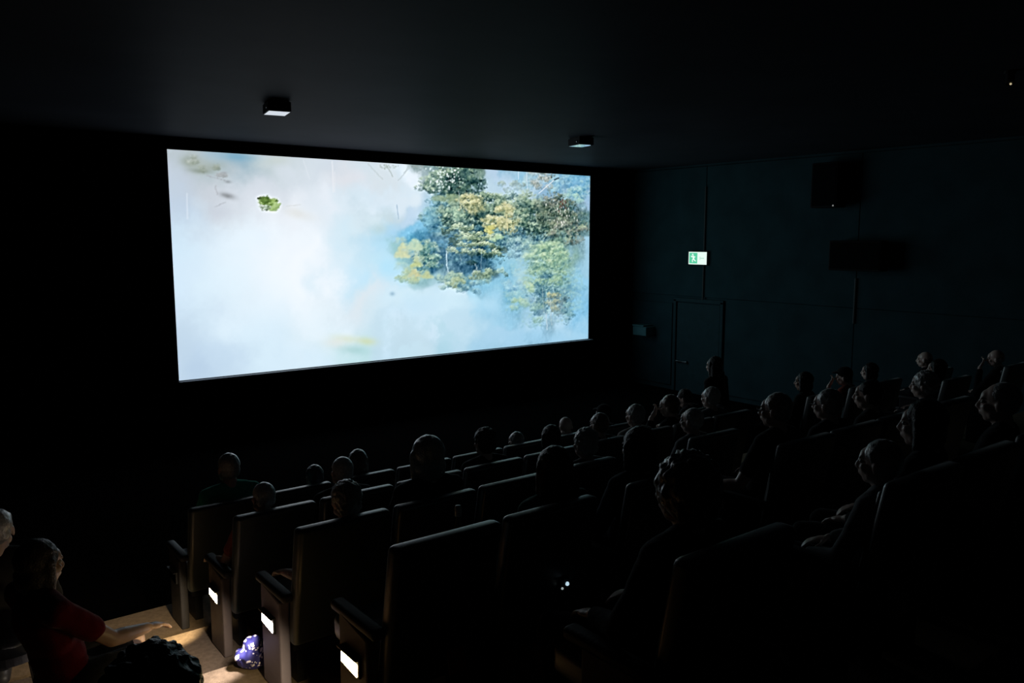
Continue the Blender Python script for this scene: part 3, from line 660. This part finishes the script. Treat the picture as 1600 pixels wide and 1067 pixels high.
BODY['stand'] = body('stand', dict(head=(0, .30, 1.50), neck=(0, .27, 1.355), chest=(0, .27, 1.17), waist=(0, .27, .99), pelvis=(0, .27, .86), shL=(-.165, .265, 1.30), shR=(.165, .265, 1.30),
    elL=(-.215, .25, 1.02), elR=(.215, .25, 1.02), wrL=(-.225, .32, .79), wrR=(.225, .32, .79), hpL=(-.09, .27, .84), hpR=(.09, .27, .84), knL=(-.10, .29, .46), knR=(.10, .29, .46),
    anL=(-.10, .26, .085), anR=(.10, .26, .085), toL=(-.12, .42, .036), toR=(.12, .42, .036), curl=.4))

def hair_mesh(kind):
    s = Soup()
    amp, fr, vox = .004, 30, .008
    if kind in ('short', 'thin'):
        s.ell((0, -.020, .040), (.082, .096, .090)); s.ell((0, -.045, -.010), (.074, .064, .062))
        if kind == 'thin': amp = .002
    elif kind == 'crop':
        s.ell((0, -.022, .036), (.079, .092, .088)); s.ell((0, -.045, -.005), (.070, .060, .055)); amp = .002
    elif kind == 'fringe':                     # bald crown, hair round the back and sides
        s.ell((0, -.040, -.008), (.080, .070, .050)); s.ell((0, -.055, .02), (.066, .052, .040)); amp = .003
    elif kind == 'puffy':
        s.ell((0, -.018, .046), (.098, .112, .104)); s.ell((0, -.045, -.01), (.092, .080, .080)); amp, fr = .010, 34
    elif kind == 'afro':
        s.ell((0, -.022, .045), (.112, .122, .118)); s.ell((0, -.045, -.02), (.105, .09, .09)); amp, fr = .014, 30
    elif kind == 'bob':
        s.ell((0, -.020, .042), (.088, .100, .094)); s.ell((0, -.045, -.04), (.088, .066, .085))
        for sx in (-1, 1): s.chain([((sx * .072, .000, .03), .030), ((sx * .078, -.005, -.05), .030), ((sx * .070, .005, -.11), .024)])
    elif kind == 'long':
        s.ell((0, -.020, .042), (.088, .102, .096)); s.ell((0, -.05, -.04), (.085, .065, .09))
        for sx in (-1, 0, 1): s.chain([((sx * .06, -.035, .0), .045), ((sx * .078, -.06, -.12), .048), ((sx * .085, -.075, -.24), .040)])
        for sx in (-1, 1): s.chain([((sx * .070, .01, .04), .026), ((sx * .082, .008, -.06), .026), ((sx * .09, -.02, -.18), .026)])
    elif kind == 'bun':
        s.ell((0, -.020, .040), (.082, .097, .090)); s.ell((0, -.045, -.005), (.074, .064, .058)); s.ell((0, -.085, .115), (.045, .045, .042)); amp = .004
    def d(c, n): return c + n * (amp * noise.noise(c * fr) + amp * .7 * noise.noise(Vector((c.x * fr * 2.2, c.y * fr * 2.2, c.z * fr * .7))))
    return s.fuse('hair_' + kind, vox, 2, d)
HAIR = {}
def bits():
    o = {}
    bm = bmesh.new(); bmesh.ops.create_uvsphere(bm, u_segments=12, v_segments=8, radius=.0125); o['eye'] = bm_mesh(bm, 'eye', True)
    bm = bmesh.new()
    for sx in (-1, 1):
        for k in range(14):
            a0, a1 = 2 * math.pi * k / 14, 2 * math.pi * (k + 1) / 14
            cyl_bm(bm, (sx * .034 + .024 * math.cos(a0), .108, .002 + .019 * math.sin(a0)), (sx * .034 + .024 * math.cos(a1), .108, .002 + .019 * math.sin(a1)), .0022, .0022, 6)
        cyl_bm(bm, (sx * .058, .107, .006), (sx * .084, .0, .004), .0022, .0022, 6)
    cyl_bm(bm, (-.011, .112, .004), (.011, .112, .004), .002, .002, 6)
    o['glasses'] = bm_mesh(bm, 'glasses', True)
    s = Soup(); s.ell((0, -.012, .062), (.085, .102, .082)); s.ell((0, .098, .066), (.068, .062, .013), Matrix.Rotation(-.12, 3, 'X'))
    o['cap'] = s.fuse('cap', .006, 2)
    return o
BITS = bits()
M_EYE = mat('eye_white', (.55, .55, .52), .2, .5, var=.05)
M_SHOE = mat('dark_shoe', (.03, .03, .03), .5, .4, var=.2)
SKIN = {'fair': mat('fair_skin', (.88, .66, .57), .40, .9, sss=.08, bump=.05, bscale=300, var=.06, vscale=20), 'tan': mat('tan_skin', (.68, .45, .35), .42, .8, sss=.08, bump=.05, bscale=300, var=.06, vscale=20), 'deep': mat('deep_skin', (.16, .085, .055), .5, .4, bump=.05, bscale=300, var=.06, vscale=20)}
HCOL = {'white': (.80, .80, .78), 'grey': (.50, .50, .49), 'silver': (.64, .66, .66), 'dark': (.07, .06, .055), 'black': (.016, .014, .014), 'brown': (.16, .115, .08), 'auburn': (.24, .13, .07), 'blond': (.32, .24, .13), 'bluish': (.10, .11, .20)}
def hmat(c): return mat('hair_' + c, HCOL[c], .31, .25 if c in ('black', 'dark') else 1.0, coat=0.0 if c in ('black', 'dark') else 1.0, sheen=.1 if c in ('black', 'dark') else 1.0, bump=.6, bscale=120, var=.25, vscale=60)
def cmat(n, c): return mat('cloth_' + n, c, .9, .15, sheen=.2, bump=.3, bscale=180, var=.12, vscale=18)
CLOTH = dict(black=(.012, .012, .014), navy=(.03, .045, .075), grey=(.26, .27, .28), pale=(.48, .47, .44), teal=(.10, .26, .24), red=(.14, .004, .008), dullred=(.34, .085, .06), brown=(.10, .07, .05), green=(.05, .55, .40), white=(.6, .6, .6), blue=(.06, .10, .22), olive=(.10, .10, .05))
def person(label, px, py, row=None, Y=None, floor=None, pose='lap', hair='short', hc='dark', top='black', bottom='black', skin='fair', glasses=False, cap=False, rz=0.0, hs=1.0, group='people in the audience', hold=None, stool=False):
    """head centre on the sight line through (px, py), seated in the given row"""
    B = BODY[pose]
    Y0 = ROW_Y[row] if row else Y; fz = ROW_Z[row] if row else floor
    # the head sits a little ahead of the seat back; iterate for scale
    sc_ = 1.0
    for _ in range(4):
        hx, hy = B['head_xy']; c, s_ = math.cos(rz), math.sin(rz)
        # the figure turns about the point below its own head
        Yh = Y0 + hy * sc_ if row else Y0
        p = at(px, py, Yh); sc_ = min(1.16, max(.80, (p.z - fz) / B['head_z']))
    ox, oy = p.x - (hx * c - hy * s_) * sc_, Yh - (hx * s_ + hy * c) * sc_
    zoff = p.z - B['head_z'] * sc_
    if row and pose != 'stand': OCC[row].append(ox)
    e = empty('person', (ox, oy, zoff if abs(zoff - fz) > .004 else fz), rz); e.scale = (sc_,) * 3
    tag(e, label, 'person', group)
    mesh_obj('body', B['skin'], SKIN[skin], e)
    mesh_obj('shirt', B['shirt'], cmat(top, CLOTH[top]), e); mesh_obj('skirt' if pose == 'reach' else 'trousers', B['trousers'], cmat(bottom, CLOTH[bottom]), e)
    for sm in B['shoes']: mesh_obj('shoe', sm, M_SHOE, e)
    H = B['head']
    for sx in (-1, 1):
        o = mesh_obj('eye', BITS['eye'], M_EYE, e); o.matrix_local = H @ Matrix.Translation((sx * .031, .077, .004))
    if hair:
        if hair not in HAIR: HAIR[hair] = hair_mesh(hair)
        o = mesh_obj('hair', HAIR[hair], hmat(hc), e); o.matrix_local = H @ Matrix.Diagonal((hs, hs, hs, 1))
    if glasses: o = mesh_obj('glasses', BITS['glasses'], M_METAL, e); o.matrix_local = H
    if cap: o = mesh_obj('cap', BITS['cap'], cmat('black', CLOTH['black']), e); o.matrix_local = H
    return e
def stool(x, y, z, h, label):
    t = empty('stool', (x, y, z)); tag(t, label, 'stool', 'stools in the aisle')
    bm = bmesh.new(); cyl_bm(bm, (0, 0, h - .05), (0, 0, h), .18, .18, 28); mesh_obj('seat', bm_mesh(bm, 'seat'), M_ARM, t)
    for a_ in range(4):
        an = math.pi / 4 + a_ * math.pi / 2
        cyl('leg', (.13 * math.cos(an), .13 * math.sin(an), h - .05), (.19 * math.cos(an), .19 * math.sin(an), 0), .014, .012, M_METAL, t, 10)
    return t

# left of the aisle, close to the camera
wz, wY = ROW_Z['B'], 4.02
wom = person('dark-haired person in a red top, face in profile, arm stretched out over the aisle', 62, 884, Y=wY, floor=wz, pose='reach', hair='bob', hc='dark', top='red', bottom='black', skin='tan', rz=-math.radians(72))
def under(p, h, lab):
    c, s_ = math.cos(p.rotation_euler.z), math.sin(p.rotation_euler.z); k = p.scale[0]
    stool(p.location.x - .37 * s_ * k, p.location.y + .37 * c * k, p.location.z, h * k, lab)
under(wom, .425, 'black stool under the person in the red top')
dk = person('dark bushy-haired person seen from behind at the bottom left corner', 236, 1108, Y=1.66, floor=ROW_Z['D'], pose='lap', hair='afro', hc='black', top='black', rz=-.2)
under(dk, .425, 'black stool under the bushy-haired person at the bottom left')
lf = person('grey-haired person cut by the left edge of the picture', -4, 828, Y=5.25, floor=ROW_Z['A'], pose='lap', hair='short', hc='grey', top='black', rz=-.25)
under(lf, .425, 'black stool under the person at the left edge')

# the audience in the rows
person('person with short dark hair and green shoulders, aisle end of the front row', 357, 732, 'F', pose='lap', hair='short', hc='grey', top='green', rz=.0)
person('person with a dull red sleeve beside the glowing aisle lamp', 411, 778, 'A', pose='rests', hair='short', hc='silver', top='dullred', skin='tan')
person('balding person low in the second row, pale light on the crown', 534, 737, 'A', pose='lap', hair='crop', hc='silver', top='black')
person('dark-haired person leaning behind the balding head', 559, 722, 'F', pose='lap', hair='bob', hc='brown', top='black', rz=-.3)
person('person with puffy grey hair and a pale grey sleeve above the lavender-lit panel', 539, 783, 'B', pose='rests', hair='puffy', hc='grey', top='grey', hs=.98)
person('person with smooth rounded hair, bright rim of light round the whole head', 667, 716, 'B', pose='lap', hair='bob', hc='grey', top='black', hs=1.12)
person('person with thick dark hair in the middle of the second row', 757, 692, 'A', pose='lap', hair='puffy', hc='dark', top='black', hs=.95)
person('bald person bowing the head to the right in the front row', 884, 667, 'F', pose='bowed', hair=None, top='black', rz=-.25)
person('person with loose black hair below the bald head', 860, 684, 'A', pose='lap', hair='bob', hc='black', top='black')
person('person with curly silver hair in the third row', 914, 694, 'B', pose='lap', hair='puffy', hc='silver', top='grey', hs=.92)
person('person with brown hair just behind the curly silver hair', 936, 664, 'A', pose='lap', hair='short', hc='auburn', top='black')
person('person in a dark cap in the front row, one bright ear', 943, 649, 'F', pose='lap', hair='short', hc='black', top='black', cap=True)
person('grey-haired person with a light collar left of the reddish-haired one', 992, 650, 'A', pose='lap', hair='short', hc='grey', top='pale')
person('broad person with dark round hair and a navy top in the fourth row', 997, 702, 'C', pose='lap', hair='bob', hc='black', top='navy', hs=1.08)
person('person with long dark hair, pale rim on the left, in the fourth row', 864, 735, 'C', pose='lap', hair='long', hc='dark', top='teal', hs=1.05)
person('person with big curly hair and a lit cheek in the nearest full row', 1068, 772, 'D', pose='lap', hair='afro', hc='brown', top='black', hs=1.0, rz=.1)
person('standing person with long dark hair before the teal wall', 1116, 572, 'F', pose='stand', hair='long', hc='black', top='black', rz=.1)
person('tall white-haired person below the standing one', 1110, 622, 'A', pose='lap', hair='short', hc='white', top='grey', glasses=False)
person('reddish-haired person with a hand at the chin', 1046, 635, 'A', pose='chin', hair='short', hc='auburn', top='black', rz=.3)
person('person tilting a lit face down beside the reddish-haired one', 1070, 623, 'F', pose='bowed', hair='short', hc='dark', top='black', rz=.3)
person('person with a pinkish lit cheek left of the white-haired one', 1081, 658, 'B', pose='lap', hair='crop', hc='white', top='grey', rz=.15)
person('dark-haired person whose small warm face shows in profile at mid right', 1256, 597, 'A', pose='lap', hair='bob', hc='black', top='black', skin='tan', rz=.25)
person('first grey-haired person with glasses from the left, facing the screen in the fourth row', 1212, 642, 'C', pose='rests', hair='short', hc='grey', top='black', glasses=True, rz=.1)
person('second grey-haired person with glasses from the left, fourth row', 1293, 633, 'C', pose='lap', hair='short', hc='grey', top='black', glasses=True, rz=.1)
person('person in a dark cap with a hand at the chin at right', 1319, 589, 'A', pose='chin', hair='short', hc='black', top='dullred', cap=True, rz=.2)
person('person with dark hair and a small lit brow, behind at right', 1359, 581, 'A', pose='lap', hair='bob', hc='black', top='black', rz=.2)
person('dark-haired person with lit nose and chin in the fourth row at right', 1357, 618, 'C', pose='lap', hair='short', hc='black', top='black', rz=.25)
person('person with a pale lit face low at right, nearest full row', 1374, 724, 'D', pose='lap', hair='short', hc='grey', top='grey', rz=.15)
person('bald-fronted person far back at right', 1445, 562, 'A', pose='lap', hair='fringe', hc='brown', top='black', rz=.2)
person('person with only a small face lit, third row at right', 1464, 577, 'B', pose='lap', hair='bob', hc='black', top='black', rz=.2)
person('white-haired person in the fourth row at right', 1444, 602, 'C', pose='lap', hair='puffy', hc='white', top='grey', hs=.9, rz=.2)
person('dark person with a faint lit cheek between two rows at right', 1442, 664, 'D', pose='lap', hair='bob', hc='black', top='black', rz=.2)
person('person with grey head near the right edge, third row', 1556, 560, 'B', pose='chin', hair='fringe', hc='grey', top='black', rz=.2)
person('person with white head lowest at the right edge', 1562, 630, 'D', pose='lap', hair='crop', hc='silver', top='black', rz=.2)
person('low bluish head just clearing the front row seats left of the balding head', 491, 745, 'F', pose='lap', hair='short', hc='bluish', top='black')
person('low grey head just clearing the front row seats in the middle', 806, 690, 'F', pose='lap', hair='short', hc='grey', top='black', rz=.1)

# ------------------------------------------------------------------ the seat rows; at right seats show only where somebody sits
for rk in 'FABCD':
    lim = 1.06 * ROW_Y[rk]
    xs_ = [ROW_X[rk] + PITCH_X * (i + .5) for i in range(20) if ROW_X[rk] + PITCH_X * (i + .5) < lim]
    if rk == 'D': xs_ = []
    for x in sorted(OCC[rk]):
        if (not xs_ or x > xs_[-1] + .42): xs_.append(max(x, (xs_[-1] + PITCH_X) if xs_ else x))
    for i, x in enumerate(xs_):
        s = empty('cinema_chair', (x, ROW_Y[rk], ROW_Z[rk]))
        lab = SPECIAL.get((rk, i), 'teal-grey high-backed cinema seat, %s from the left aisle in the %s' % (ORD[i], ROW_WORD[rk]))
        tag(s, lab, 'seat', 'rows of cinema seats')
        mesh_obj('backrest', SM['backrest'], M_SEAT, s); mesh_obj('back_pad', SM['back_pad'], M_SEAT, s)
        mesh_obj('seat_cushion', SM['seat'], M_SEAT, s); mesh_obj('frame', SM['frame'], M_METAL, s)
        mesh_obj('armrest', SM['armrest'], M_ARM, s, (-.30, 0, 0))
        if i == 0 and rk != 'D':
            key = {'F': 'off', 'A': 'warm', 'B': 'lavender', 'C': 'amber'}[rk]
            pn = mesh_obj('end_panel', SM['end_panel'], {'B': M_PANEL_L, 'F': M_ARM}.get(rk, M_PANEL), s, (-.305, 0, 0))  # row B panel tinted for its light, front-row panel darkened for shade
            col = {'warm': (1, .74, .40), 'lavender': (1, .86, .78), 'amber': (1, .76, .38), 'off': (.2, .2, .2)}[key]
            aisle_lamp(pn, key != 'off', col, LAMP_W, key)
        else:
            mesh_obj('arm_post', SM['arm_post'], M_METAL, s, (-.30, 0, 0))
        if i == len(xs_) - 1 or xs_[i + 1] - x > .7:
            mesh_obj('armrest', SM['armrest'], M_ARM, s, (.30, 0, 0)); mesh_obj('arm_post', SM['arm_post'], M_METAL, s, (.30, 0, 0))

# ------------------------------------------------------------------ small loose things
# blue and white patterned bundle on the lit step
s = Soup()
for k in range(16):
    a_ = random.uniform(0, 6.28); r_ = random.uniform(.02, .09)
    s.ell((r_ * math.cos(a_), r_ * math.sin(a_), .06 + random.uniform(0, .16) * (1 - r_ / .12)), (random.uniform(.03, .06), random.uniform(.03, .06), random.uniform(.03, .05)))
s.ell((0, 0, .06), (.11, .10, .06))
mb = bpy.data.materials.new('blue_white_print'); mb.use_nodes = True; nt = mb.node_tree; b = nt.nodes['Principled BSDF']; b.inputs['Roughness'].default_value = .8
tc = nt.nodes.new('ShaderNodeTexCoord'); vo = nt.nodes.new('ShaderNodeTexVoronoi'); vo.inputs['Scale'].default_value = 30; rp = nt.nodes.new('ShaderNodeValToRGB')
rp.color_ramp.interpolation = 'CONSTANT'; rp.color_ramp.elements[0].color = (.80, .78, .95, 1); rp.color_ramp.elements[1].position = .36; rp.color_ramp.elements[1].color = (.02, .02, .16, 1)
nz = nt.nodes.new('ShaderNodeTexNoise'); nz.inputs['Scale'].default_value = 14; mx = nt.nodes.new('ShaderNodeMixRGB'); mx.inputs[0].default_value = .12
nt.links.new(tc.outputs['Object'], nz.inputs['Vector']); nt.links.new(tc.outputs['Object'], mx.inputs[1]); nt.links.new(nz.outputs['Color'], mx.inputs[2]); nt.links.new(mx.outputs[0], vo.inputs['Vector']); nt.links.new(vo.outputs['Distance'], rp.inputs[0]); nt.links.new(rp.outputs[0], b.inputs['Base Color'])
bp = at(396, 1010, 4.55)
o = mesh_obj('scarf_bundle', s.fuse('scarf_bundle', .009, 3, lambda c, n: c + n * .006 * noise.noise(c * 30)), mb, None, (bp.x, 4.53, ROW_Z['B'] + .0)); tag(o, 'crumpled blue and white patterned bundle beside the lavender aisle lamp', 'bundle')

def bottle(loc, label, body_m, cap_m, h=.24):
    t = empty('bottle', loc); tag(t, label, 'bottle')
    lathe('glass_body', [(0, 0), (.032, 0), (.035, .01), (.035, h * .55), (.028, h * .68), (.013, h * .82), (.012, h * .93), (0, h * .93)], body_m, t)
    lathe('cap', [(0, h * .9), (.017, h * .9), (.017, h * 1.02), (.013, h * 1.06), (0, h * 1.06)], cap_m, t)
bx = at(715, 790, 3.28)
bottle((ROW_X['C'] + .6, 3.22, ROW_Z['C'] + .615), 'olive bottle with a white cap on the armrest of the large near seat', mat('olive_glass', (.16, .15, .04), .2, .5, var=.1), mat('white_plastic', (.7, .7, .68), .4, .4, var=.05), h=.33)
# a small gadget with two bluish lights
g = at(880, 917, 2.885)
t = empty('pocket_gadget', (g.x, g.y, g.z)); tag(t, 'small dark gadget with two bluish-white lights on the back of a seat', 'gadget')
box('case', (-.03, -.012, -.07), (.03, .012, .05), M_SPK, t, bevel=.006)
for dx, dz, rr in ((.014, .018, .0105), (-.018, .002, .0065)):
    bm = bmesh.new(); bmesh.ops.create_uvsphere(bm, u_segments=10, v_segments=8, radius=rr, matrix=Matrix.Translation((dx, -.014, dz)))
    mesh_obj('light', bm_mesh(bm, 'light', True), emit('blue_light_%d' % (rr * 1000), (.62, .86, 1) if rr > .008 else (.35, .42, .42), .8), t)
# dull red leaflet tucked against the back of the large near seat
lp = at(719, 1034, 2.86)
t = empty('leaflet', (lp.x, 2.885, lp.z - .06)); tag(t, 'dull red folded leaflet on the back of the large near seat', 'leaflet')
box('cover', (-.045, -.012, 0), (.045, -.006, .11), cmat('dullred', CLOTH['dullred']), t, rot=(-.18, 0, 0)); box('pages', (-.043, -.006, .002), (.043, .001, .108), mat('paper', (.5, .45, .38), .8, .2, var=.05), t, rot=(-.18, 0, 0))
